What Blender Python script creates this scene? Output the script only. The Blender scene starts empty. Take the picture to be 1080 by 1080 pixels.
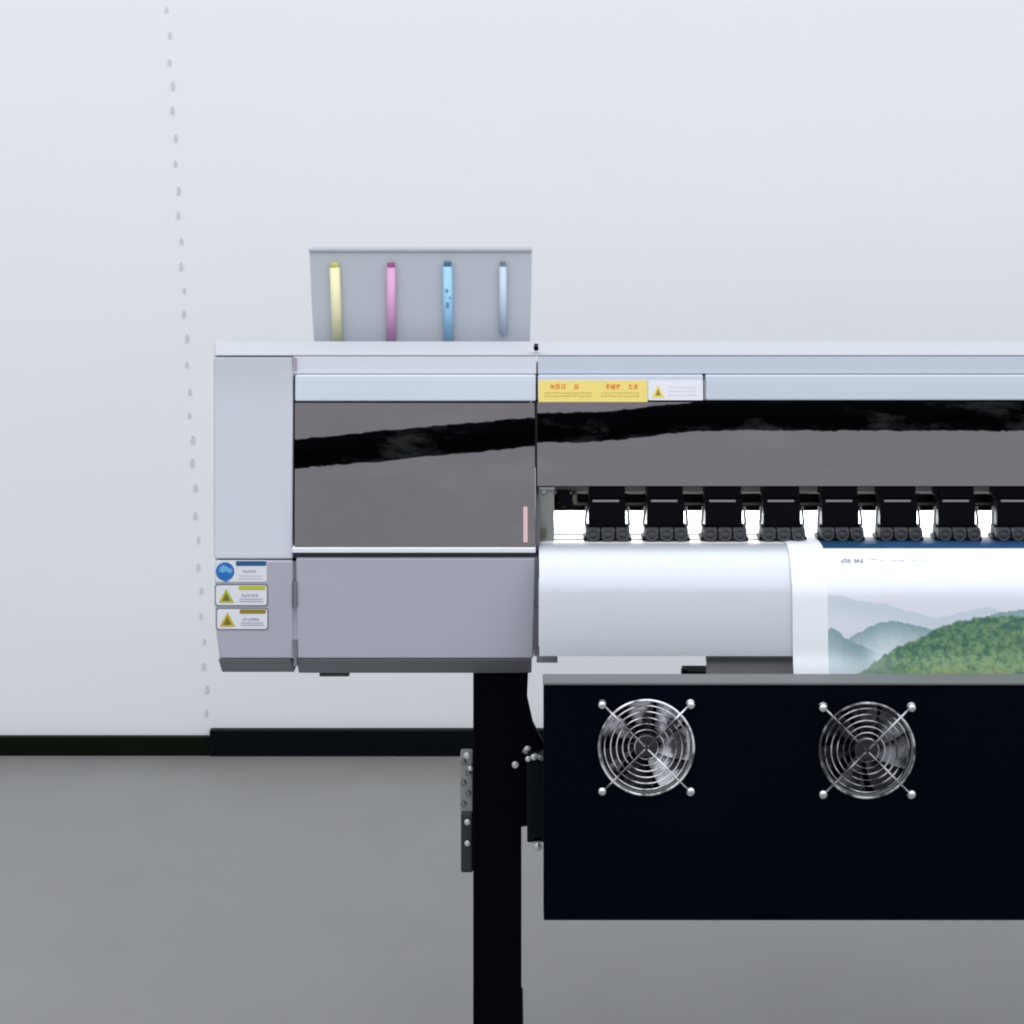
import bpy, bmesh, math, random
from mathutils import Vector, Matrix, noise
random.seed(7)
S = bpy.context.scene
COL = S.collection

# ---------------------------------------------------------------- measuring
CAM_D, CAM_H, K, HOR = 2.6, 1.45, 0.00125, 120.0     # camera distance, eye height, metres per photo pixel on the front plane, eye line
def sc(y): return K * (CAM_D + y) / CAM_D
def X(px, y=0.0): return (px - 540.0) * sc(y)
def Z(py, y=0.0): return CAM_H - (py - HOR) * sc(y)
def P(px, py, y=0.0): return Vector((X(px, y), y, Z(py, y)))

# ---------------------------------------------------------------- materials
MATS = {}
def mat(name, col, rough=0.5, metal=0.0, noise_amt=0.0, nscale=8.0, bump=0.0, bscale=60.0, coat=0.0, stretch=(1,1,1), spec=0.5):
    if name in MATS: return MATS[name]
    m = bpy.data.materials.new(name); m.use_nodes = True
    nt = m.node_tree; b = nt.nodes['Principled BSDF']
    b.inputs['Base Color'].default_value = (*col, 1)
    b.inputs['Roughness'].default_value = rough
    b.inputs['Metallic'].default_value = metal
    b.inputs['Coat Weight'].default_value = coat
    b.inputs['Specular IOR Level'].default_value = spec
    tc = nt.nodes.new('ShaderNodeTexCoord'); mp = nt.nodes.new('ShaderNodeMapping')
    mp.inputs['Scale'].default_value = stretch
    nt.links.new(tc.outputs['Object'], mp.inputs['Vector'])
    n = nt.nodes.new('ShaderNodeTexNoise'); n.inputs['Scale'].default_value = nscale
    n.inputs['Detail'].default_value = 5
    nt.links.new(mp.outputs['Vector'], n.inputs['Vector'])
    if noise_amt:
        mx = nt.nodes.new('ShaderNodeMix'); mx.data_type = 'RGBA'
        mx.inputs[6].default_value = (*[c * (1 - noise_amt) for c in col], 1)
        mx.inputs[7].default_value = (*[min(1, c * (1 + noise_amt)) for c in col], 1)
        nt.links.new(n.outputs['Fac'], mx.inputs[0]); nt.links.new(mx.outputs[2], b.inputs['Base Color'])
    mr = nt.nodes.new('ShaderNodeMapRange')
    mr.inputs['To Min'].default_value = max(0.02, rough - 0.06); mr.inputs['To Max'].default_value = min(1, rough + 0.06)
    nt.links.new(n.outputs['Fac'], mr.inputs['Value']); nt.links.new(mr.outputs['Result'], b.inputs['Roughness'])
    if bump:
        n2 = nt.nodes.new('ShaderNodeTexNoise'); n2.inputs['Scale'].default_value = bscale; n2.inputs['Detail'].default_value = 3
        nt.links.new(mp.outputs['Vector'], n2.inputs['Vector'])
        bp = nt.nodes.new('ShaderNodeBump'); bp.inputs['Strength'].default_value = bump; bp.inputs['Distance'].default_value = 0.002
        nt.links.new(n2.outputs['Fac'], bp.inputs['Height']); nt.links.new(bp.outputs['Normal'], b.inputs['Normal'])
    MATS[name] = m
    return m

WALLM  = mat('wall paint', (.80, .82, .855), .75, noise_amt=.015, nscale=2.2, bump=.06, bscale=90)
FLOORM = mat('floor vinyl', (.216, .218, .214), .40, noise_amt=.12, nscale=5, bump=.12, bscale=140)
SKIRT  = mat('skirting black', (.001, .0025, .005), .45, noise_amt=.35, spec=.08)
SKIRT2 = mat('skirting green black', (.0022, .0045, .0012), .5, noise_amt=.35, spec=.08)
PALE   = mat('pale lavender paint', (.66, .69, .78), .42, noise_amt=.02, nscale=5, bump=.04, bscale=350)
PALE2  = mat('pale blue grey paint', (.545, .60, .69), .42, noise_amt=.03, nscale=4, bump=.04, bscale=350)
GREYP  = mat('grey painted steel', (.43, .44, .515), .4, noise_amt=.02, nscale=4, bump=.04, bscale=350)
CHAMF  = mat('dark grey trim', (.20, .21, .24), .5, noise_amt=.06)
ALU    = mat('brushed aluminium', (.61, .64, .70), .48, .45, noise_amt=.02, nscale=10, bump=.05, bscale=40, stretch=(1, 30, 30))
PLAT   = mat('white platen', (.92, .93, .95), .22)
SMOKE  = mat('smoked acrylic', (.090, .084, .093), .05, 1.0, noise_amt=.10, nscale=1.5, bump=.02, bscale=24, stretch=(1, 1, .25))
SMOKE.node_tree.nodes['Principled BSDF'].inputs['Roughness'].links[0] and SMOKE.node_tree.links.remove(SMOKE.node_tree.nodes['Principled BSDF'].inputs['Roughness'].links[0])
SMOKE.node_tree.nodes['Principled BSDF'].inputs['Roughness'].default_value = .012
def add_smears(m):                                    # a thin uneven film of dust and wiping marks
    nt = m.node_tree; b = nt.nodes['Principled BSDF']; out = nt.nodes['Material Output']
    tc = nt.nodes.new('ShaderNodeTexCoord'); mp = nt.nodes.new('ShaderNodeMapping'); mp.inputs['Scale'].default_value = (3, 3, 9); mp.inputs['Rotation'].default_value = (0, .5, 0)
    n = nt.nodes.new('ShaderNodeTexNoise'); n.inputs['Scale'].default_value = 1.6; n.inputs['Detail'].default_value = 9; n.inputs['Roughness'].default_value = .72
    r_ = nt.nodes.new('ShaderNodeMapRange'); r_.inputs['From Min'].default_value = .53; r_.inputs['From Max'].default_value = .80; r_.inputs['To Min'].default_value = .001; r_.inputs['To Max'].default_value = .085
    d = nt.nodes.new('ShaderNodeBsdfDiffuse'); d.inputs['Color'].default_value = (.45, .46, .50, 1)
    mx = nt.nodes.new('ShaderNodeMixShader')
    nt.links.new(tc.outputs['Object'], mp.inputs['Vector']); nt.links.new(mp.outputs['Vector'], n.inputs['Vector']); nt.links.new(n.outputs['Fac'], r_.inputs['Value'])
    nt.links.new(r_.outputs['Result'], mx.inputs['Fac']); nt.links.new(b.outputs['BSDF'], mx.inputs[1]); nt.links.new(d.outputs['BSDF'], mx.inputs[2]); nt.links.new(mx.outputs['Shader'], out.inputs['Surface'])
add_smears(SMOKE)
def add_glints(m, lo, hi, sc_, a, b_):                # glints painted into the metal's colour as random light and dark patches
    nt = m.node_tree; b = nt.nodes['Principled BSDF']; tc = nt.nodes.new('ShaderNodeTexCoord')
    n = nt.nodes.new('ShaderNodeTexNoise'); n.inputs['Scale'].default_value = sc_; n.inputs['Detail'].default_value = 4
    r_ = nt.nodes.new('ShaderNodeMapRange'); r_.inputs['From Min'].default_value = a; r_.inputs['From Max'].default_value = b_
    mx = nt.nodes.new('ShaderNodeMix'); mx.data_type = 'RGBA'; mx.inputs[6].default_value = (*lo, 1); mx.inputs[7].default_value = (*hi, 1)
    nt.links.new(tc.outputs['Object'], n.inputs['Vector']); nt.links.new(n.outputs['Fac'], r_.inputs['Value']); nt.links.new(r_.outputs['Result'], mx.inputs[0]); nt.links.new(mx.outputs[2], b.inputs['Base Color'])
GAP    = mat('shadow gap rubber', (.03, .032, .05), .7)
BLACK  = mat('black powder coat', (.0008, .0010, .0035), .6, noise_amt=.3, bump=.1, bscale=600, spec=.03)
BLKBOX = mat('blue black powder coat', (.0004, .0012, .0045), .6, noise_amt=.6, nscale=3, bump=.1, bscale=600, spec=.03)
BOXTOP = mat('grey top edge', (.13, .14, .145), .5, noise_amt=.1)  # lighter grey along the top edge of the fan box
PLAST  = mat('black plastic', (.0012, .0016, .004), .4, noise_amt=.2, spec=.08)
RUBBER = mat('dark grey rubber', (.045, .048, .055), .55)
CHROME = mat('chrome', (.75, .76, .78), .22, 1.0, noise_amt=.1, nscale=60)
STEEL  = mat('dull steel', (.30, .32, .31), .45, .6, noise_amt=.15, nscale=30)
WIRE   = mat('grille wire', (.55, .56, .60), .35, .8, noise_amt=.3, nscale=60)
BLADE  = mat('fan blade', (.23, .235, .26), .3, .3, noise_amt=.3, nscale=25)
TANK   = mat('ink rack grey', (.42, .45, .50), .5, noise_amt=.04, nscale=12)
WHITE  = mat('white vinyl', (.78, .80, .86), .4)
YEL    = mat('yellow vinyl', (.86, .70, .20), .4, noise_amt=.06, nscale=60)
RED    = mat('orange red ink', (.75, .22, .04), .5)
BLUE   = mat('blue vinyl', (.02, .17, .52), .4, noise_amt=.3, nscale=90)
LBLUE  = mat('light blue ink', (.16, .42, .75), .4)
DBLUE  = mat('dark blue ink', (.02, .10, .24), .4)
OLIVE  = mat('olive yellow ink', (.50, .52, .07), .45)
OLIVED = mat('dark mustard ink', (.30, .22, .03), .45)
GTXT   = mat('grey print', (.40, .40, .50), .5)
PINK   = mat('pale pink highlight', (.55, .36, .36), .4)
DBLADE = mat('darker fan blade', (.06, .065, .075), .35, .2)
add_glints(DBLADE, (.004, .005, .008), (.16, .17, .19), 38, .46, .64)
add_glints(BLADE, (.015, .016, .02), (.74, .75, .82), 30, .46, .58)
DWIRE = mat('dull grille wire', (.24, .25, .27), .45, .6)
add_glints(DWIRE, (.05, .055, .06), (.62, .64, .68), 42, .42, .60)
add_glints(WIRE, (.14, .14, .16), (.92, .93, .97), 45, .40, .56)
def ink(n, c): return mat(n, c, .3, coat=.4, noise_amt=.05, nscale=40)
INKS = [(ink('yellow ink', (.72, .71, .42)), ink('yellow cap', (.52, .50, .13))),
        (ink('magenta ink', (.60, .29, .52)), ink('magenta cap', (.30, .07, .20))),
        (ink('cyan ink', (.27, .53, .75)), ink('cyan cap', (.05, .12, .24))),
        (ink('clear ink', (.47, .56, .66)), ink('grey cap', (.16, .18, .22)))]

# ---------------------------------------------------------------- mesh helpers
def mesh_obj(name, verts, faces, m, parent=None, smooth=False, bevel=0.0, mats=None, fmat=None, seg=2):
    me = bpy.data.meshes.new(name)
    me.from_pydata([tuple(v) for v in verts], [], faces)
    bm = bmesh.new(); bm.from_mesh(me); bmesh.ops.recalc_face_normals(bm, faces=bm.faces); bm.to_mesh(me); bm.free()
    for q in (mats or [m]): me.materials.append(q)
    if fmat:
        for i, k in enumerate(fmat): me.polygons[i].material_index = k
    if smooth:
        for p in me.polygons: p.use_smooth = True
    o = bpy.data.objects.new(name, me); COL.objects.link(o)
    if parent:
        o.parent = parent; base = parent
        off = Vector((0, 0, 0))
        while base: off += base.location; base = base.parent
        me.transform(Matrix.Translation(-off))
    if bevel:
        b = o.modifiers.new('bevel', 'BEVEL'); b.width = bevel; b.segments = seg; b.limit_method = 'ANGLE'; b.angle_limit = math.radians(28)
        for p in me.polygons: p.use_smooth = True
        w = o.modifiers.new('wn', 'WEIGHTED_NORMAL'); w.keep_sharp = True
    return o

class MB:
    def __init__(s): s.v = []; s.f = []; s.m = []
    def add(s, vs, fs, k=0):
        n = len(s.v); s.v += [Vector(v) for v in vs]; s.f += [tuple(i + n for i in f) for f in fs]; s.m += [k] * len(fs); return s
    def box(s, x0, x1, y0, y1, z0, z1, k=0):
        vs = [(x, y, z) for x in (x0, x1) for y in (y0, y1) for z in (z0, z1)]
        return s.add(vs, [(0,1,3,2),(4,6,7,5),(0,4,5,1),(2,3,7,6),(0,2,6,4),(1,5,7,3)], k)
    def pbox(s, px0, px1, py0, py1, y0, y1, k=0):      # measured on its front face
        return s.box(X(px0, y0), X(px1, y0), y0, y1, Z(py1, y0), Z(py0, y0), k)
    def cyl(s, a, b, r, n=16, k=0, r2=None):
        a = Vector(a); b = Vector(b); d = (b - a).normalized(); r2 = r if r2 is None else r2
        u = d.orthogonal().normalized(); w = d.cross(u)
        ring = [u * math.cos(2*math.pi*i/n) + w * math.sin(2*math.pi*i/n) for i in range(n)]
        vs = [a + q*r for q in ring] + [b + q*r2 for q in ring]
        fs = [(i, (i+1) % n, (i+1) % n + n, i+n) for i in range(n)] + [tuple(range(n-1, -1, -1)), tuple(range(n, 2*n))]
        return s.add(vs, fs, k)
    def torus(s, c, R, r, n=48, m=8, k=0, axis='y', a0=0, a1=2*math.pi):
        c = Vector(c); vs = []
        for i in range(n):
            a = 2*math.pi*i/n; e = Vector((math.cos(a), 0, math.sin(a)))
            for j in range(m):
                b = 2*math.pi*j/m
                vs.append(c + e*(R + r*math.cos(b)) + Vector((0, r*math.sin(b), 0)))
        fs = [(i*m+j, ((i+1) % n)*m+j, ((i+1) % n)*m+(j+1) % m, i*m+(j+1) % m) for i in range(n) for j in range(m)]
        return s.add(vs, fs, k)
    def prism(s, prof, x0, x1, k=0, x0b=None, x1b=None):   # closed (y,z) profile along x
        n = len(prof)
        vs = [(x0, y, z) for y, z in prof] + [(x1, y, z) for y, z in prof]
        fs = [(i, (i+1) % n, (i+1) % n + n, i+n) for i in range(n)] + [tuple(range(n)), tuple(range(2*n-1, n-1, -1))]
        return s.add(vs, fs, k)
    def pprism(s, prof, px0, px1, k=0):                # closed (y,z) profile, ends flaring a little with depth
        n = len(prof); q0 = px0 if callable(px0) else (lambda y_, z_: X(px0, y_)); q1 = px1 if callable(px1) else (lambda y_, z_: X(px1, y_))
        vs = [(q0(y_, z_), y_, z_) for y_, z_ in prof] + [(q1(y_, z_), y_, z_) for y_, z_ in prof]
        fs = [(i, (i+1) % n, (i+1) % n + n, i+n) for i in range(n)] + [tuple(range(n)), tuple(range(2*n-1, n-1, -1))]
        return s.add(vs, fs, k)
    def plate(s, F, poly, off, th, k=0):               # polygon in photo pixels laid on the surface F
        n = len(poly)
        vs = [F(px, py, off) for px, py in poly] + [F(px, py, off - th) for px, py in poly]
        fs = [(i, (i+1) % n, (i+1) % n + n, i+n) for i in range(n)] + [tuple(range(n-1, -1, -1)), tuple(range(n, 2*n))]
        return s.add(vs, fs, k)
    def build(s, name, m, parent=None, **kw):
        mats = m if isinstance(m, list) else None
        return mesh_obj(name, s.v, s.f, m if not mats else None, parent, mats=mats, fmat=s.m if mats else None, **kw)

def empty(name, loc, parent=None):
    o = bpy.data.objects.new(name, None); o.location = loc; COL.objects.link(o); o.empty_display_size = .1
    o.parent = parent
    return o
def tag(o, label=None, cat=None, group=None, kind=None):
    for k, v in (('label', label), ('category', cat), ('group', group), ('kind', kind)):
        if v: o[k] = v
    return o
def rrect(x0, y0, x1, y1, r, n=4):
    pts = []
    for cx, cy, a0 in ((x1-r, y0+r, -90), (x1-r, y1-r, 0), (x0+r, y1-r, 90), (x0+r, y0+r, 180)):
        for i in range(n+1):
            a = math.radians(a0 + 90*i/n); pts.append((cx + r*math.cos(a), cy + r*math.sin(a)))
    return pts
def circ(cx, cy, r, n=24): return [(cx + r*math.cos(2*math.pi*i/n), cy + r*math.sin(2*math.pi*i/n)) for i in range(n)]
def rect(x0, y0, x1, y1): return [(x0, y0), (x1, y0), (x1, y1), (x0, y1)]

def sstep(a, b, x):
    t = max(0, min(1, (x-a)/(b-a))); return t*t*(3-2*t)

# ---------------------------------------------------------------- setting
WY = 1.87
tag(MB().box(-6, 7, -5, WY, -.06, 0).build('floor', FLOORM), kind='structure')
tag(MB().box(-6, 7, WY, WY+.12, -.06, 3.6).build('wall', WALLM), kind='structure')
sx = X(221, WY-.02)
b1 = MB().box(sx, 6.9, WY-.022, WY-.001, .001, Z(770.5, WY-.022)).build('skirting_board', SKIRT, bevel=.002)
tag(b1, 'tall glossy black skirting board running behind the printer stand', 'skirting board')
b2 = MB().box(-5.9, sx-.003, WY-.018, WY-.001, .001, Z(777.5, WY-.018)).build('skirting_board', SKIRT2, bevel=.002)
tag(b2, 'lower greenish black skirting board at the far left of the wall', 'skirting board')
# narrow perforated seam strip on the wall, leaning a little
top, bot = P(172, -60, WY-.0006), P(219, 764, WY-.0006)
strip = empty('perforated_seam', bot)
tag(strip, 'faint leaning row of small grey marks on the white wall left of the printer', 'wall marks')
d = (top - bot).normalized(); side = Vector((1, 0, 0))
w = .030
DOT = mat('grey perforation', (.60, .61, .63), .7)
y = 752.0; i = 0
while y > -50:
    f = (764 - y) / 824.0
    px = 219 - 47*f + (1.5 if i % 2 else -.5)
    c = P(px, y, WY-.0016)
    r = random.uniform(.0048, .0072)
    bm_ = MB()
    n = 10
    bm_.plate(lambda a, b, o: Vector((c.x + a, c.y - o, c.z + b)), [(r*.55*math.cos(2*math.pi*q/n), r*1.5*math.sin(2*math.pi*q/n)) for q in range(n)], 0.0012, .0015)
    bm_.build('perforation', DOT, strip)
    y -= random.uniform(24, 30); i += 1

# ---------------------------------------------------------------- the printer
PR = empty('wide_format_printer', (X(900), .12, 0))
tag(PR, 'wide grey ink printer on a black stand with smoked lids and black fan box', 'printer')
XR = 1780                                             # right end of the body, well outside the photograph

def prof(pts): return [(y_, Z(py, y_)) for py, y_ in pts]
def zb(z_, y_): return (y_, z_)
ZTOP = Z(376, .10); ZBOT = Z(709, .03)

# rear body: a simple closed box that carries the covers
MB().box(X(240,.25), X(560,.25), .26, .46, ZBOT+.06, ZTOP-.045).build('rear_housing', GREYP, PR, bevel=.006)
MB().box(X(560,.25)+.002, X(XR-100,.25), .30, .42, ZBOT+.06, Z(573,.03)-.03).build('lower_rear_housing', GREYP, PR, bevel=.006)
MB().box(X(560,.25)+.002, X(XR-100,.25), .262, .40, Z(519,.10), ZTOP-.045).build('upper_rear_housing', GREYP, PR, bevel=.006)
MB().box(X(XR-99,.25), X(XR-15,.25), .262, .46, ZBOT+.06, ZTOP-.045).build('rear_housing', GREYP, PR, bevel=.006)

# left end cover, upper slope and lower face
def endcover(a0, a1, b0, b1, flip):
    p_up = [(y_, Z(py, y_)) for py, y_ in [(376.5,.10),(424,.088),(590,.0)]] + [(.12, Z(590, 0)), (.26, Z(590, 0)), (.26, ZTOP)]
    e0, e1 = (a0, a1)
    MB().pprism(p_up, e0, e1).build('end_cover', mat('end cover paint', (.445, .47, .525), .42, noise_amt=.03, nscale=4, bump=.04, bscale=350), PR, bevel=.003)
    p_lo = [(y_, Z(py, y_)) for py, y_ in [(591,.0),(660,.0066),(695,.010)]] + [(.26, Z(695,.01)), (.26, Z(591, 0))]
    lo0 = (lambda y_, z_: X(a0 + (5 if z_ < Z(680) else 1.0), y_*.3)) if not flip else a0
    lo1 = (lambda y_, z_: X(a1 - (5 if z_ < Z(680) else 1.0), y_*.3)) if flip else a1
    MB().pprism(p_lo, lo0, lo1).build('lower_end_cover', GREYP, PR, bevel=.003)
    pc = [(.0115, Z(695.8,.01)), (.045, Z(709,.045)), (.24, Z(709,.045)), (.255, Z(695.8,.01))]
    MB().prism(pc, X(b0, .03), X(b1, .03)).build('bottom_trim', CHAMF, PR, bevel=.002)
endcover(225.5, 309.3, 232, 309.3, False)
endcover(XR-84, XR, XR-84, XR-6, True)

def topcap(px0, px1, m, yb=.26):
    b = MB()
    p = [(.10, ZTOP), (.0995, Z(394,.0995)), (.10, Z(394.2,.10)), (.26, Z(394.2,.10)), (.26, ZTOP)]
    b.pprism(p, px0, px1)
    return b.build('top_cover', m, PR, bevel=.0025)
MB().pprism([(.1003, ZTOP+.0003), (.250, ZTOP+.0003), (.250, ZTOP+.0035), (.1003, ZTOP+.0035)], 227, 1778).build('top_plate', mat('top plate paint', (.465, .485, .53), .6, noise_amt=.02), PR, bevel=.002)
topcap(311.5, 565.2, PALE)
topcap(567.2, XR-86, PALE2)
def fascia(px0, px1, py1, m):
    b = MB(); p = [(.094, Z(395.5,.094)), (.090, Z(py1,.090)), (.25, Z(py1,.09)), (.25, Z(395.5,.094))]
    b.prism(p, X(px0,.09), X(px1,.09)); return b.build('fascia', m, PR, bevel=.0025)
fascia(310.8, 565.2, 423.5, mat('fascia paint', (.60, .655, .745), .4, noise_amt=.02, bump=.04, bscale=350))
fascia(567.2, 742, 422.5, PALE2)
fascia(744.2, XR-86, 422.5, PALE2)

# smoked lids: moulded panels with a slight twist, mirror-smooth
def lid(px0, px1, t, bpt, dx_top, th=.004, nx=40, nz=8, wav=1.0):
    (pyt, yt), (pyb, yb) = t, bpt
    vs, fs = [], []
    for layer in (0, 1):
        for j in range(nz+1):
            g = j/nz
            for i in range(nx+1):
                h = i/nx
                yy = yt + (yb-yt)*g
                zz = Z(pyt, yt) + (Z(pyb, yb) - Z(pyt, yt))*g
                xx = X(px0, yt + (yb-yt)*g) + (X(px1) - X(px0, yt + (yb-yt)*g))*h
                yy += dx_top(h)*(1-g)
                yy -= .0000*wav
                vs.append((xx, yy + layer*th, zz - layer*th*.3))
    N = (nx+1)*(nz+1)
    q = lambda l, j, i: l*N + j*(nx+1) + i
    for j in range(nz):
        for i in range(nx):
            fs.append((q(0,j,i), q(0,j,i+1), q(0,j+1,i+1), q(0,j+1,i)))
            fs.append((q(1,j,i), q(1,j+1,i), q(1,j+1,i+1), q(1,j,i+1)))
    for i in range(nx):
        fs.append((q(0,0,i), q(1,0,i), q(1,0,i+1), q(0,0,i+1))); fs.append((q(0,nz,i), q(0,nz,i+1), q(1,nz,i+1), q(1,nz,i)))
    for j in range(nz):
        fs.append((q(0,j,0), q(0,j+1,0), q(1,j+1,0), q(1,j,0))); fs.append((q(0,j,nx), q(1,j,nx), q(1,j+1,nx), q(0,j+1,nx)))
    o = mesh_obj('smoked_lid', vs, fs, SMOKE, PR)
    for p in o.data.polygons:
        if len(p.vertices) == 4 and p.area > 1e-5: p.use_smooth = True
    o.data.set_sharp_from_angle(angle=math.radians(30)) if hasattr(o.data, 'set_sharp_from_angle') else None
    return o
lid(310.8, 564.6, (425,.088), (576.5,.0), lambda h: .0002 - .0023*(h-.5))
lid(566.6, XR-86, (424,.088), (512.5,.037), lambda h: .0004 - .0007*sstep(.045, .17, h), nx=80)
# handle strip and shadow gap under the left lid
MB().pbox(308, 565, 577.8, 583.2, -.004, .05).build('lid_handle', WHITE, PR, bevel=.001)
MB().pbox(310, 565, 583.6, 588.2, .006, .06).build('rubber_seal', GAP, PR)
MB().plate(lambda a, b, o: Vector((X(a), .088 + (.0-.088)*(b-425)/151.5 - .0012 - o, Z(b, .088 + (.0-.088)*(b-425)/151.5))), rrect(552, 534, 556.5, 572, 1.5), .0008, .001).build('lid_highlight', PINK, PR)  # pink strip painted in for a reddish highlight on the lid
# lower cabinet door
p_lo = [(y_, Z(py, y_)) for py, y_ in [(588.6,.0),(695,.010)]] + [(.26, Z(695,.01)), (.26, Z(588.6, 0))]
m = MB().prism(p_lo, X(312), X(565.5))
for v in m.v:
    if v.x > 0 and v.z < Z(650): v.x -= .0035
m.build('lower_cover', GREYP, PR, bevel=.003)
pc = [(.0115, Z(695.8,.01)), (.045, Z(710,.045)), (.24, Z(710,.045)), (.255, Z(695.8,.01))]
MB().prism(pc, X(311), X(561)).build('bottom_trim', CHAMF, PR, bevel=.002)
# seam fasteners between end cover and lower cover
MB().pbox(305, 318, 596, 694, .028, .045).build('seam_filler', GREYP, PR)
MB().pbox(304, 318, 690, 700.5, .046, .06).build('seam_filler', CHAMF, PR)
MB().pbox(308, 313.5, 592, 694, .0105, .02).build('seam_filler', GREYP, PR)
sm = mat('seam slot grey', (.17, .17, .20), .6)
MB().pbox(309.4, 312.6, 613, 640, .0005, .02).build('seam_clip', sm, PR)
MB().pbox(309.6, 313.0, 675, 703, .0070, .03).build('seam_clip', sm, PR)
MB().pbox(309.6, 312.8, 378, 391, .0975, .12).build('seam_clip', mat('seam clip lilac', (.36, .33, .42), .6), PR)
MB().pbox(742.1, 744.2, 401, 422, .0930, .12).build('seam_clip', STEEL, PR)
MB().cyl(P(565.5, 367.5, .10), P(565.5, 367.5, .10)+Vector((0, .012, 0)), .0035, 12).build('top_knob', PLAST, PR)
k_ = MB(); c = Vector((X(565.5,.12), .12, ZTOP+.006)); k_.cyl(c, c+Vector((0,0,.009)), .003, 12); k_.build('top_knob', PLAST, PR)
# rubber feet beneath
MB().pbox(337, 368, 709.6, 713.5, .05, .10).build('rubber_foot', GAP, PR)
MB().pbox(566, 588, 694.5, 699, -.02, .04).build('corner_flange', CHAMF, PR)

# gantry behind the right lid + opening
GY = .16
MB().box(X(567.5), X(XR-86), .10, .26, Z(519,.10), Z(430,.095)).build('gantry_beam', mat('gantry grey', (.36,.335,.31), .5, noise_amt=.05), PR, bevel=.002)
MB().pbox(568.5, XR, 521.5, 539, .105, .135).build('pinch_rail', PLAST, PR, bevel=.002)
MB().pbox(600, XR, 530, 533, .098, .104).build('rail_edge', mat('rail edge', (.09,.105,.10), .4, .5), PR)
# platen (flat bed) and rear slot
ZP = Z(573, .03)
MB().box(X(567.5), X(XR-86), .035, .30, ZP-.012, ZP).build('platen', PLAT, PR)
g = MB()
g.box(X(567.5), X(XR-86), .052, .0545, ZP-.001, ZP+.0008); g.box(X(567.5), X(XR-86), .082, .084, ZP-.001, ZP+.0008)
g.build('platen_groove', mat('groove grey', (.36, .37, .40), .5), PR)
MB().pprism([(.115, Z(424,.10)), (.055, Z(512,.045)), (.012, Z(576,.008)), (.25, Z(576,.008)), (.25, Z(424,.10))], 564.7, 569.5).build('inner_side_wall', mat('inner wall grey', (.10,.10,.11), .6), PR)
MB().pbox(564.5, 568.2, 588.5, 640, -.003, .05).build('side_plate', mat('side plate grey', (.12,.12,.145), .5), PR)
MB().pbox(563.2, 568.2, 640.5, 692, -.002, .05).build('side_plate', MATS['side plate grey'], PR)

# apron: rounded aluminium sheet in front of the platen
ap = [(572.2,.050),(573.0,.030),(575.5,.014),(580,.002),(588,-.010),(600,-.020),(614,-.028),(626,-.033),(692,-.038)]
outer = [(y_, Z(py, y_)) for py, y_ in ap]
inner = [(y_+.004, z_-.003) for y_, z_ in outer][::-1]
outer2 = outer + [(-.030, Z(693.5,-.038)), (-.025, Z(693.5,-.038)+.003)]
def apron():
    m = MB(); pr = outer2 + inner[1:]
    m.prism(pr, X(568.5), X(XR-86)); o = m.build('apron', ALU, PR)
    for p in o.data.polygons: p.use_smooth = len(p.vertices) == 4
    o.data.set_sharp_from_angle(angle=math.radians(24))
apron()
# underside guide rail beneath the apron
MB().pbox(745, XR-90, 698, 712, -.012, -.008).build('lower_guide', mat('guide steel', (.44,.44,.45), .45, .3, noise_amt=.05), PR)
MB().pbox(745, XR-90, 693.6, 697.8, -.020, -.008).build('guide_lip', mat('guide dark', (.22,.215,.21), .4, .5), PR)
MB().pbox(721, 750, 708.5, 713, .0, .03).build('guide_clip', PLAST, PR, bevel=.001)
MB().pbox(719, 727, 707, 715, -.003, .012).build('guide_clip_knob', PLAST, PR, bevel=.002)
MB().pbox(817, 824, 710, 716, .0, .02).build('guide_clip', STEEL, PR, bevel=.001)

# left bracket inside the opening
MB().pbox(568, 584.5, 513.5, 575, .045, .05).build('inner_bracket', mat('bracket grey green', (.235,.245,.235), .5, .2, noise_amt=.1, nscale=40), PR, bevel=.001)
b_ = MB(); b_.pbox(568.5, 585, 513.5, 517, .040, .045); b_.pbox(571, 576, 517, 521, .041, .045); b_.build('bracket_screw', STEEL, PR, bevel=.0006)
MB().pbox(567.5, 576.5, 558.5, 567.5, .036, .045).build('bracket_screw', mat('olive steel', (.10,.095,.07), .5), PR, bevel=.0015)
b_ = MB(); b_.pbox(587.5, 602, 521, 531, .07, .10); b_.pbox(592, 605, 530.5, 534.5, .072, .10); b_.pbox(597, 604, 534.5, 538, .074, .10)
b_.build('sensor_block', PLAST, PR, bevel=.001)
MB().pbox(603, 609, 521, 531, .078, .10).build('sensor_lens', mat('olive glass', (.18,.19,.12), .25), PR, bevel=.002)

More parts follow.
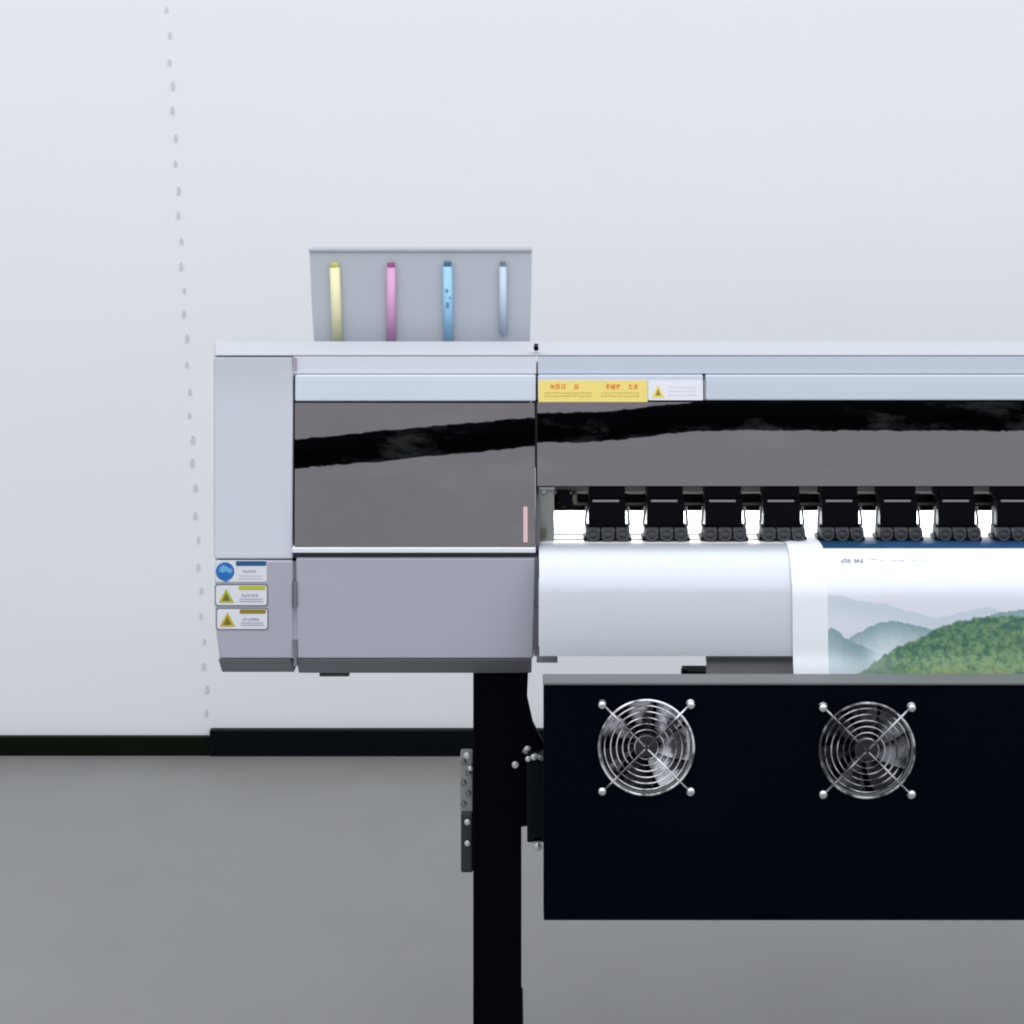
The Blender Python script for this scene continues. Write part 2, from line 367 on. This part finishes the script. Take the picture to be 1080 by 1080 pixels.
# pinch rollers, one every 61.4 px
def pinch():
    r = empty('pinch_roller_unit', (0, 0, 0), PR)
    return r
def build_pinch(px0, y_=.055):
    """one unit around photo x = px0, parts of the printer > unit > pieces"""
    w2 = 19.5
    b = MB()
    b.pbox(px0-w2+1, px0+w2-1, 512.5, 527, y_, y_+.055)
    b.pbox(px0-w2, px0+w2, 526, 556, y_-.004, y_+.03)
    b.pbox(px0-w2-3, px0+w2+4, 554.5, 567, y_+.004, y_+.02)
    b.pbox(px0-w2+4, px0+w2-4, 512, 514.5, y_-.002, y_+.03)
    u = b.build('pinch_roller_unit', PLAST, PR, bevel=.0015)
    r = MB(); r.pbox(px0-w2+4, px0+w2-7, 527.3, 529.6, y_-.0055, y_-.003); r.build('spring_clip', STEEL, u, bevel=.0005)
    # side arms
    for sgn in (-1, 1):
        a = MB(); q = P(px0 + sgn*(w2+2.2), 534, y_+.006); q2 = P(px0 + sgn*(w2+3.5), 552, y_+.004); q3 = P(px0+sgn*(w2+1), 562, y_+.002)
        a.v = []
        pts_ = [q, q2, q3]; n_ = 8
        for p_ in pts_:
            for t_ in range(n_): a.v.append(p_ + Vector((.0019*math.cos(2*math.pi*t_/n_), .0026*math.sin(2*math.pi*t_/n_), 0)))
        a.f = [(l*n_+t_, l*n_+(t_+1) % n_, (l+1)*n_+(t_+1) % n_, (l+1)*n_+t_) for l in range(2) for t_ in range(n_)] + [tuple(range(n_)), tuple(range(3*n_-1, 2*n_-1, -1))]
        a.m = [0]*len(a.f)
        a.build('arm', STEEL, u)
    # roller tray with three scalloped rollers
    t = MB(); t.pbox(px0-w2-5, px0+w2+6, 566.5, 572.2, y_-.010, y_+.02); t.build('roller_tray', PLAST, u, bevel=.001)
    for k in (-1, 0, 1):
        c = P(px0 + k*15.5 + .5, 562.6, y_-.010)
        w = MB()
        w.cyl(c - Vector((.0088, 0, 0)), c + Vector((.0088, 0, 0)), .0082, 18)
        w.torus(c - Vector((0, .0085, 0)), .0072, .0016, 20, 6)
        w.build('roller', RUBBER, u, smooth=False)
    return u
units = [640.5 + 61.4*k for k in range(17)]
first = build_pinch(units[0])
for px in units[1:]:
    dx = X(px, .055) - X(units[0], .055)
    u = first.copy(); COL.objects.link(u); u.parent = PR; u.location = Vector(first.location) + Vector((dx, 0, 0))
    for ch in list(first.children):
        c = ch.copy(); COL.objects.link(c); c.parent = u
for u in [o for o in COL.objects if o.name.startswith('pinch_roller_unit')]:
    u['group'] = 'pinch rollers in the slot'

# ---------------------------------------------------------------- ink rack
IY = .30
rk = MB()
pts = [(326,264),(561,264),(558.5,366),(332,366)]
rk.plate(lambda a, b, o: Vector((X(a, IY), IY - o, Z(b, IY))), [(326,264),(561,264),(560.5,300),(559,366),(331.5,366),(328.5,320),(327.5,290)], .0, .05)
rack = rk.build('ink_rack', TANK, PR, bevel=.002)
MB().plate(lambda a, b, o: Vector((X(a, IY), IY - o, Z(b, IY))), [(325.5,262.5),(561.5,262.5),(561.5,265.5),(325.5,265.5)], .003, .05).build('rack_rim', mat('rack rim', (.36,.385,.43), .6), rack, bevel=.0008)
for (px, w, pt, pb, sl), (im, cm) in zip([(353, 5.6, 277, 362, 3), (412.5, 5.0, 277, 362, 0), (472, 5.2, 276, 362, 1), (530.5, 4.0, 276, 352, 0)], INKS):
    r = w*sc(IY)
    t = MB(); a = P(px, pt+5, IY-.006); b = P(px+sl, pb, IY-.006); t.cyl(a, b, r, 20)
    tube = t.build('ink_tube', im, rack, smooth=False)
    for p in tube.data.polygons: p.use_smooth = len(p.vertices) == 4
    c = MB(); c.cyl(P(px, pt-.5, IY-.007), P(px, pt+5.2, IY-.007), r*.78, 16); c.build('tube_cap', cm, rack, bevel=.0012)
    if px == 472:
        q = MB()
        for (mx, my, mw, mh) in ((470, 304, 3, 3.5), (470.5, 318, 3.4, 6), (474, 312, 2, 2)):
            q.plate(lambda A, B, o: Vector((X(A, IY), IY-.006-r-.0004-o, Z(B, IY))), rrect(mx, my, mx+mw, my+mh, .8, 2), .0004, .001)
        q.build('tube_marking', mat('tube mark', (.10,.24,.38), .5), rack)

# ---------------------------------------------------------------- stickers
def glyphs(m, F, x0, x1, y0, y1, off, k, cw, gap=.6, dens=4, rng=None):
    rng = rng or random
    x = x0
    while x + cw <= x1 + .01:
        for _ in range(dens):
            if rng.random() < .55:
                yy = rng.uniform(y0, y1-.9); a = x + rng.uniform(0, cw*.25)
                m.plate(F, rect(a, yy, x + cw*rng.uniform(.75, 1), yy + .85), off, .0002, k)
            else:
                xx = rng.uniform(x, x+cw-.8); a = y0 + rng.uniform(0, (y1-y0)*.3)
                m.plate(F, rect(xx, a, xx+.8, y1 - rng.uniform(0, (y1-y0)*.2)), off, .0002, k)
            off += .000003
        x += cw + gap
def F_low(a, b, o):                                    # lower end cover face
    yy = .010*(b-591)/104.0
    return Vector((X(a, yy), yy - o, Z(b, yy)))
def F_fas(a, b, o):
    yy = .094 - .004*(b-395.5)/27
    return Vector((X(a, yy), yy - o, Z(b, yy)))
T = .0010
# blue mandatory-action sticker
m = MB()
m.plate(F_low, rrect(227.5, 591, 281.5, 613.5, 2.5), T, T+.0004, 0)
m.plate(F_low, circ(237.5, 602.5, 9.8, 28), T+.0004, .0004, 1)
m.plate(F_low, [(232,598),(236,595.5),(241,598.5),(246,601),(243,605),(239,602),(235,604),(231,602)], T+.0008, .0003, 4)
m.plate(F_low, circ(238.5, 610.3, 3, 12), T+.00085, .0003, 1)
m.plate(F_low, rrect(249, 591.5, 281, 596.6, 1.2), T+.0004, .0004, 2)
glyphs(m, F_low, 256, 272, 600.5, 604.0, T+.0004, 3, 2.4)
for yy in (606.5, 609.5): m.plate(F_low, rect(252, yy, 277, yy+1.0), T+.0004, .0003, 5)
m.build('safety_sticker', [WHITE, BLUE, DBLUE, mat('mauve print', (.48,.36,.50), .5), LBLUE, mat('pale print', (.55,.58,.66), .5)], PR)['label'] = 'white sticker with a blue round symbol and a blue bar'
def warn(x0, y0, x1, y1, tri, bar, label, curve=0):
    m = MB()
    m.plate(F_low, rrect(x0-1.3, y0-1.3, x1+1.3, y1+1.3, 3), T*.5, T*.5+.0004, 3)
    m.plate(F_low, rrect(x0, y0, x1, y1, 2.5), T, T*.5, 0)
    cx = x0 + 11; h = (y1 - y0)
    m.plate(F_low, [(cx, y0+3.2), (cx+8.2, y1-2.6), (cx-8.2, y1-2.6)], T+.0004, .0004, 1)
    m.plate(F_low, [(cx, y0+7.5), (cx+4.2, y1-4.6), (cx-4.2, y1-4.6)], T+.0008, .0004, 4)
    m.plate(F_low, rrect(x0+24, y0+.3, x1-1.5, y0+4.8, 1.2), T+.0004, .0004, 2)
    glyphs(m, F_low, x0+27, x1-7, y0+9, y0+12.4, T+.0004, 5, 2.4)
    for q in (14.0, 16.4): m.plate(F_low, rect(x0+25, y0+q, x1-4, y0+q+1.0), T+.0004, .0003, 5)
    m.build('safety_sticker', [WHITE, tri, bar, mat('sticker rim', (.17,.17,.20), .5), mat('triangle core '+label[:12], tuple(c*.35 for c in tri.node_tree.nodes['Principled BSDF'].inputs['Base Color'].default_value[:3]), .5), GTXT], PR)['label'] = label
warn(227.8, 617.2, 281.5, 638.0, OLIVE, OLIVE, 'sticker with an olive green warning triangle')
warn(229.0, 642.2, 282.0, 663.2, mat('amber ink', (.62,.42,.04), .45), OLIVED, 'sticker with an amber warning triangle')
# yellow strip and white strip on the fascia
m = MB()
m.plate(F_fas, rrect(567.8, 401.2, 683, 425.5, .8, 2), .0012, .0016, 0)
rg = random.Random(3)
for a, b in ((580.5, 598), (605.5, 615), (638.5, 657.5), (662.5, 673)):
    glyphs(m, F_fas, a, b, 404.6, 410.6, .0014, 1, 4.9, .6, 6, rg)
for a, b in ((574, 624), (634, 676)):
    for yy in (413.4, 416.6):
        glyphs(m, F_fas, a, b, yy, yy+1.9, .0014, 2, 1.7, .7, 2, rg)
m.build('warning_strip', [YEL, RED, mat('brown print', (.52,.34,.06), .5)], PR)['label'] = 'yellow warning strip with red characters'
m = MB()
m.plate(F_fas, rrect(683.6, 401.5, 741.3, 422.0, .8, 2), .0011, .0015, 0)
m.plate(F_fas, [(694, 406), (701.5, 419.2), (686.8, 419.2)], .0014, .0004, 1)
m.plate(F_fas, [(694, 409.5), (697, 417), (691.2, 417)], .0018, .0004, 2)
for yy in (407.5, 411.5, 415.5):
    glyphs(m, F_fas, 705, 736, yy, yy+2, .0013, 3, 1.8, .9, 2, rg)
m.build('caution_sticker', [WHITE, YEL, OLIVED, mat('faint print', (.55,.58,.66), .5)], PR)['label'] = 'white sticker with a small yellow triangle'

# ---------------------------------------------------------------- stand
def leg(px0, px1, yf):
    b = MB(); b.box(X(px0, yf), X(px1, yf), yf, yf+.09, .07, Z(711, yf)+.006)
    return b.build('leg', BLACK, PR, bevel=.003)
lg = leg(499, 550, .05)
b = MB(); x0, x1 = X(499, .05), X(550, .05)
b.box(x0-.004, x1+.004, -.28, .42, .055, .115); b.build('foot_bar', BLACK, PR, bevel=.004)
lg2 = leg(1560, 1612, .05)
b = MB(); b.box(X(1560,.05)-.004, X(1612,.05)+.004, -.28, .42, .055, .115); b.build('foot_bar', BLACK, PR, bevel=.004)
for xx in ((x0+x1)/2, (X(1560,.05)+X(1612,.05))/2):
    for yy in (-.24, .38):
        MB().cyl((xx-.012, yy, .0275), (xx+.012, yy, .0275), .0275, 24).build('castor', RUBBER, PR, bevel=.003)
# gusset plate between leg head and fan box
F0 = lambda a, b, o: Vector((X(a, .04), .04 - o, Z(b, .04)))
g = MB(); g.plate(F0, [(548, 711), (557, 711), (556, 735), (562, 762), (571, 780), (577, 792), (577, 868), (551, 872), (548, 872)], .0, .008)
g.build('gusset_plate', BLACK, PR)
MB().pbox(556, 575, 796, 889, .0, .02).build('hinge_bar', mat('hinge green black', (.002,.006,.007), .4, spec=.1), PR, bevel=.002)
def bolt(px, py, y_, r, name='bolt', parent=PR):
    c = P(px, py, y_); m = MB(); m.cyl(c, c + Vector((0, -.003, 0)), r*1.25, 16); m.cyl(c + Vector((0, -.003, 0)), c + Vector((0, -.0065, 0)), r*.85, 6)
    return m.build(name, CHROME, parent, bevel=.0006)
bolt(543.5, 806, .05, .0038); bolt(556.5, 790.5, .03, .0044); bolt(563, 798, -.002, .0034); bolt(557, 800, -.002, .003); bolt(567.5, 892.5, -.01, .0046)
b = MB(); b.cyl(P(553, 792, .03), P(572, 800, -.01), .0032, 10); b.build('tie_rod', STEEL, PR)
MB().pbox(562, 573, 882, 890, .0, .02).build('hinge_foot', CHROME, PR, bevel=.002)
# switch bracket on the left of the leg
MB().pbox(485.5, 499, 797, 857, .07, .10).build('latch_plate', STEEL, PR, bevel=.002)
b = MB()
for q in range(5): b.cyl(P(488 + (q % 2)*5, 802 + q*11, .068), P(490 + (q % 2)*5, 806 + q*11, .066), .0032, 10)
b.build('latch_pin', mat('pin dark steel', (.13,.14,.145), .4, .6), PR)
MB().pbox(486, 499, 857, 921, .065, .10).build('latch_housing', mat('latch black green', (.016,.022,.022), .4), PR, bevel=.003)
bolt(492.5, 796.5, .068, .0036); bolt(496.0, 810, .066, .003); bolt(493, 866.5, .064, .0034); bolt(493, 889, .064, .0032)

# ---------------------------------------------------------------- fan box
BY = -.13
fans = [(681.5, 787.5), (914, 790.5), (1146.5, 793)]
zt, zbm = Z(722.5, BY), Z(970.5, BY)
xl, xr = X(573.5, BY), X(1420, BY)
R = 50.5*sc(BY)
xs_rows = []
vs, fs = [], []
def addv(x, z, y=BY): vs.append((x, y, z)); return len(vs)-1
# front plate as cells, each fan in a square cell with a round hole
hw = R + .006
zc = [Z(c[1], BY) for c in fans]; xc = [X(c[0], BY) for c in fans]
def quad(xa, xb, za, zb_):
    fs.append((addv(xa, za), addv(xb, za), addv(xb, zb_), addv(xa, zb_)))
prev = xl
n = 48
for cx_, cz_ in zip(xc, zc):
    quad(prev, cx_-hw, zbm, zt)
    quad(cx_-hw, cx_+hw, zbm, cz_-hw); quad(cx_-hw, cx_+hw, cz_+hw, zt)
    sq, ci, bk = [], [], []
    for i in range(n):
        a = 2*math.pi*i/n + math.pi/4; ca, sa = math.cos(a), math.sin(a); q = hw/max(abs(ca), abs(sa))
        sq.append(addv(cx_+ca*q, cz_+sa*q)); ci.append(addv(cx_+ca*R, cz_+sa*R)); bk.append(addv(cx_+ca*R, cz_+sa*R, BY+.028))
    for i in range(n):
        j = (i+1) % n; fs.append((sq[i], sq[j], ci[j], ci[i])); fs.append((ci[i], ci[j], bk[j], bk[i]))
    prev = cx_+hw
quad(prev, xr, zbm, zt)
YB = BY+.034
bx = mesh_obj('fan_box', vs, fs, BLKBOX, PR)
s_ = MB()                                              # shell: sides, bottom, back
s_.box(xl, xl+.002, BY+.0005, YB, zbm, zt-.0005); s_.box(xr-.002, xr, BY+.0005, YB, zbm, zt)
s_.box(xl+.002, xr-.002, BY+.0005, YB, zbm, zbm+.002); s_.box(xl+.002, xr-.002, YB-.002, YB, zbm+.002, zt-.001)
s_.build('box_shell', BLKBOX, bx)
MB().box(xl-.001, xr+.001, BY-.0015, YB+.002, zt, zt+.004).build('top_edge', BOXTOP, bx, bevel=.0012)
MB().box(xl+.01, xl+.05, YB+.0005, .06, zbm+.13, zbm+.17).build('mounting_arm', BLACK, bx)
MB().box(xr-.05, xr-.01, YB+.0005, .06, zbm+.13, zbm+.17).build('mounting_arm', BLACK, bx)
for fi, (cx_, cz_) in enumerate(zip(xc, zc)):
    c = Vector((cx_, BY-.0035, cz_))
    # finger guard
    m = MB()
    for q in range(1, 8): m.torus(c, R*(.12 + .88*q/7.0), .00088, 56, 6)
    m.torus(c, R*.985, .0013, 64, 6)
    for a in (45, 135, 225, 315):
        e = Vector((math.cos(math.radians(a)), 0, math.sin(math.radians(a))))
        m.cyl(c + e*R*.04 - Vector((0, .0015, 0)), c + e*R*1.30 - Vector((0, .0015, 0)), .00125, 8)
        m.torus(c + e*R*1.30 - Vector((0, .0005, 0)), .0042, .0013, 16, 6)
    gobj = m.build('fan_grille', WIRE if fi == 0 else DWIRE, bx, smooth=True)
    # hub, blades, frame
    m = MB(); h = Vector((cx_, BY+.006, cz_))
    nb = 7; rot = (.35, 1.1, .7)[fi]
    for k in range(nb):
        a0 = 2*math.pi*k/nb + rot
        grid = []
        for i in range(7):
            rr = R*(.255 + .68*i/6)
            for j in range(6):
                t_ = j/5; aa = a0 + t_*.74 + .22*i/6
                yy = .004 + .014*t_
                grid.append((cx_ + rr*math.cos(aa), BY + yy, cz_ + rr*math.sin(aa)))
        N = len(grid); g2 = [(p[0], p[1]+.0014, p[2]) for p in grid]
        f_ = []
        for i in range(6):
            for j in range(5):
                q = i*6+j; f_.append((q, q+1, q+7, q+6)); f_.append((q+N, q+6+N, q+7+N, q+1+N))
        edge = [i for i in range(6)] + [i*6+5 for i in range(1, 7)] + [36+j for j in range(4, -1, -1)] + [i*6 for i in range(5, 0, -1)]
        for i in range(len(edge)):
            a_, b_ = edge[i], edge[(i+1) % len(edge)]; f_.append((a_, b_, b_+N, a_+N))
        m.add(grid + g2, f_)
    MB().cyl(h + Vector((0, .016, 0)), h + Vector((0, -.002, 0)), R*.25, 36).build('fan_hub', mat('fan hub black', (.02,.021,.026), .4), bx, bevel=.001)
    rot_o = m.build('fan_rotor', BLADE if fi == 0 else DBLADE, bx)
    m = MB(); m.torus(Vector((cx_, BY+.003, cz_)), R*.97, .0018, 56, 6)
    for a in (80, 200, 320):
        e = Vector((math.cos(math.radians(a)), 0, math.sin(math.radians(a)))); m.cyl(Vector((cx_, BY+.024, cz_)), Vector((cx_, BY+.024, cz_)) + e*R*.98, .003, 6)
    m.build('fan_frame', STEEL, bx)
    for dx_, dz_ in ((-1, 1), (1, 1), (-1, -1), (1, -1)):
        e = Vector((cx_ + dx_*R*.925, BY-.004, cz_ + dz_*R*.90)); m = MB()
        m.cyl(e, e + Vector((0, -.003, 0)), .0056, 16, r2=.0046)
        m.cyl(e + Vector((0, -.003, 0)), e + Vector((0, -.0045, 0)), .0046, 16, r2=.002)
        m.build('screw', CHROME, bx)

# ---------------------------------------------------------------- the printed sheet
path = [(.24, ZP+.0012), (.05, ZP+.0012)]
for (y_, z_) in outer[1:]: path.append((y_-.002, z_+.0015))
path += [(-.046, Z(705,-.046)), (-.052, Z(724,-.052)), (-.054, Z(790,-.054)), (-.054, Z(930,-.054))]
# resample the path
def resample(p, step):
    out = [Vector(p[0])]
    for a, b in zip(p, p[1:]):
        a, b = Vector(a), Vector(b); L = (b-a).length; k = max(1, int(L/step))
        for i in range(1, k+1): out.append(a + (b-a)*i/k)
    return out
dense = resample(path, .0016)
# smooth the path a little
for _ in range(25):
    dense = [dense[0]] + [(dense[i-1] + dense[i]*2 + dense[i+1])/4 for i in range(1, len(dense)-1)] + [dense[-1]]
def pyof(y_, z_): return HOR + (CAM_H - z_)/sc(y_)
SX0, SX1 = 836.0, 1440.0
NXS = 330
wht = Vector((.84, .88, .94))
def mixc(a, b, t): return a*(1-t) + b*t
def lerp_pts(pts, x):
    if x <= pts[0][0]: return pts[0][1]
    for (x0_, y0_), (x1_, y1_) in zip(pts, pts[1:]):
        if x <= x1_:
            t = (x-x0_)/(x1_-x0_); t = t*t*(3-2*t) if abs(y1_-y0_) < 12 else t
            return y0_ + (y1_-y0_)*t
    return pts[-1][1]
def nz(x, y, s, seed=0): return noise.fractal(Vector((x/s, y/s, seed)), .9, 2.1, 4)
R_far  = [(873,627),(890,629),(905,634),(930,636),(960,645),(990,652),(1040,640),(1100,655),(1200,640),(1300,650),(1440,640)]
R_l    = [(873,664),(878,662),(884,666),(892,673),(902,678),(930,690),(1440,700)]
R_mid  = [(873,690),(893,674),(905,668),(918,661),(930,656),(941,655),(955,657),(968,660),(985,664),(1010,662),(1040,650),(1060,645),(1120,636),(1180,660),(1260,668),(1330,650),(1440,655)]
R_near = [(873,730),(898,713),(912,706),(922,698),(934,690),(948,681),(962,676),(974,671),(985,664),(996,659),(1015,654),(1040,650),(1070,649),(1110,656),(1150,676),(1200,700),(1260,690),(1330,670),(1440,662)]
def colour(u, v):                                      # u: photo x, v: distance along the sheet in photo px (y where it hangs)
    c = wht.copy()
    if u < 873.5 or u > 1400: return c
    if v < 578.5:                                      # printed blue band, continues up into the slot
        t = .5 + .5*nz(u, v, 20, 5)
        b = Vector((.004, .045, .12)) if u < 940 else Vector((.012, .055, .17))
        return mixc(b, Vector((.008, .085, .15)), max(0, min(.6, t*.5)))
    if v < 600: return c
    sky = Vector((.70, .77, .86)); pk = Vector((.74, .72, .83))
    c = mixc(c, mixc(sky, pk, .5 + .5*nz(u, v, 40, 2)), sstep(603, 640, v)*.9)
    h = lerp_pts(R_far, u) + 1.2*nz(u, 0, 9, 1)
    if v > h:
        c = mixc(Vector((.58, .66, .75)), c, sstep(h, h+34, v)*.9)
    h = lerp_pts(R_mid, u) + 1.0*nz(u, 0, 7, 4)
    if v > h:
        a = Vector((.22, .36, .38)) if u > 912 else Vector((.28, .40, .44))
        c = mixc(a, Vector((.64, .74, .79)), sstep(h-2, h+34, v)**.8)
        c *= 1 + .06*nz(u, v, 8, 9)
    h = lerp_pts(R_l, u) + .8*nz(u, 0, 6, 8)
    if v > h and u < 935:
        a = mixc(Vector((.25, .38, .42)), Vector((.58, .68, .73)), sstep(h, h+42, v))
        c = mixc(a, c, sstep(905, 932, u))
    h = lerp_pts(R_near, u) + 1.8*nz(u, 0, 5, 3)
    if v > h:
        q = nz(u, v, 7, 6); q2 = nz(u, v, 2.6, 7); q3 = nz(u, v, 22, 11)
        dk = Vector((.045, .15, .105)); lt = Vector((.20, .34, .17)); yl = Vector((.34, .42, .16)); mist = Vector((.26, .36, .29))
        g_ = mixc(dk, lt, max(0, min(1, .30 + .85*q + .45*q2 + sstep(0, 50, v-h)*.35)))
        g_ = mixc(g_, yl, max(0, min(.8, sstep(685, 725, v)*(.45 + q3 + .4*q2)*sstep(925, 985, u))))
        g_ = mixc(g_, mist, (1-sstep(912, 955, u))*.55)
        c = mixc(c, g_, sstep(-1.0, 1.6, v-h))
    return c
# arc length parameter expressed in photo px, fixed so that v equals the seen row where the sheet hangs
acc = [0.0]
for a, b in zip(dense, dense[1:]): acc.append(acc[-1] + (b-a).length)
iref = min(range(len(dense)), key=lambda i: abs(pyof(dense[i].x, dense[i].y) - 650) + (10 if dense[i].x > 0 else 0))
vs, fs, cols = [], [], []
xs = []
x_ = SX0
while x_ < SX1:
    xs.append(x_); x_ += 1.0 if x_ < 1100 else 4.0
rowpy = []
for p in dense:
    rowpy.append(pyof(p.x, p.y))
for k, p in enumerate(dense):
    for px in xs:
        lean = 0
        # the sheet's left edge drifts right as it climbs out of the slot, and flares near its top
        s = rowpy[k]
        yy = p.x - .0012*math.exp(-((px-SX0)/6.0)**2) * (1 if p.x < .02 else 0)
        edge = 0
        if s < 600 and px < 842: edge = 0
        vs.append((X(px + edge, -.04), yy, p.y))
        cols.append(colour(px, rowpy[k]) if rowpy[k] > 566.5 or px < 873.5 else wht)
W = len(xs)
for k in range(len(dense)-1):
    for i in range(W-1):
        a = k*W+i; fs.append((a, a+1, a+W+1, a+W))
me = bpy.data.meshes.new('printed_sheet'); me.from_pydata(vs, [], fs)
ca = me.color_attributes.new('print', 'FLOAT_COLOR', 'POINT')
for i, c in enumerate(cols): ca.data[i].color = (c.x, c.y, c.z, 1)
for p in me.polygons: p.use_smooth = True
pm = bpy.data.materials.new('printed paper'); pm.use_nodes = True
nt = pm.node_tree; bs = nt.nodes['Principled BSDF']
at = nt.nodes.new('ShaderNodeVertexColor'); at.layer_name = 'print'
nt.links.new(at.outputs['Color'], bs.inputs['Base Color']); bs.inputs['Roughness'].default_value = .5
me.materials.append(pm)
sheet = bpy.data.objects.new('printed_sheet', me); COL.objects.link(sheet)
so = sheet.modifiers.new('thick', 'SOLIDIFY'); so.thickness = .0006; so.offset = 1
tag(sheet, 'white paper sheet printed with misty green mountains, hanging over the apron of the printer', 'print')
# small grey caption printed on the sheet
def yrow(py):
    best = min((q for q in dense if q.x < .02), key=lambda q: abs(pyof(q.x, q.y) - py)); return best.x
cap = MB(); rg = random.Random(11)
def F_sh(a, b, o):
    yy = yrow(b); return Vector((X(a, -.04), yy - .0012 - o, Z(b, yy)))
for a, b, y0, y1, k, cw in ((890, 901, 588.4, 593.6, 0, 3.2), (903.5, 914, 588.4, 593.6, 0, 3.2), (917, 931, 587.8, 590.2, 1, 2.0), (932, 939, 589.5, 592.5, 1, 2.4), (944, 960, 588.8, 591.8, 1, 2.4), (964, 972, 589.2, 591.2, 1, 2.2), (978, 984, 589.4, 591.0, 1, 2.0)):
    glyphs(cap, F_sh, a, b, y0, y1, .0003, k, cw, .4, 4 if k == 0 else 2, rg)
cap.build('caption', [mat('grey caption ink', (.30,.31,.34), .6), mat('pale caption ink', (.58,.59,.62), .6)], sheet)

# ---------------------------------------------------------------- black bar added out of view, mirrored as the dark band in the lids
LA = math.radians(45.5)
BAND_BAR = MB().box(-3.2, 4.2, -2.128, -2.066, 3.035, 3.095).build('reflection_bar', BLACK, bevel=.003)
tag(BAND_BAR, 'long matt black bar added out of view to be mirrored in the smoked lids', 'reflection bar')

# ---------------------------------------------------------------- light
wd = bpy.data.worlds.new('World'); S.world = wd; wd.use_nodes = True
bg = wd.node_tree.nodes['Background']; bg.inputs['Color'].default_value = (.93, .955, 1.0, 1); bg.inputs['Strength'].default_value = .84
def area(name, loc, rot, sx_, sy_, e, col=(1, 1, 1)):
    L = bpy.data.lights.new(name, 'AREA'); L.shape = 'RECTANGLE'; L.size = sx_; L.size_y = sy_; L.energy = e; L.color = col
    o = bpy.data.objects.new(name, L); o.location = loc; o.rotation_euler = [math.radians(a) for a in rot]; COL.objects.link(o); return o
area('ceiling_lamp', (.2, -1.9, 3.45), (0, 0, 0), 9, 6.4, 222, (.97, .98, 1))

# the lamp strip inside the printer that lights the flat bed behind the pinch rollers
sl = area('slot_lamp', ((X(575)+X(XR-90))/2, .205, Z(519,.10)-.006), (0, 0, 0), X(XR-90)-X(575), .05, 5.5, (.97, .98, 1))
# ---------------------------------------------------------------- camera
cam = bpy.data.cameras.new('camera'); co = bpy.data.objects.new('camera', cam); COL.objects.link(co)
co.location = (0, -CAM_D, CAM_H); co.rotation_euler = (math.radians(90), 0, 0)
cam.sensor_width = 36; cam.lens = 36*CAM_D/(1080*K); cam.shift_y = -(540-HOR)/1080.0; cam.clip_end = 100; cam.clip_start = .05
S.camera = co; S.cycles.filter_width = 2.0
S.view_settings.view_transform = 'Standard'; S.view_settings.look = 'None'; S.view_settings.gamma = 1; S.view_settings.exposure = 0
S.view_settings.use_curve_mapping = False
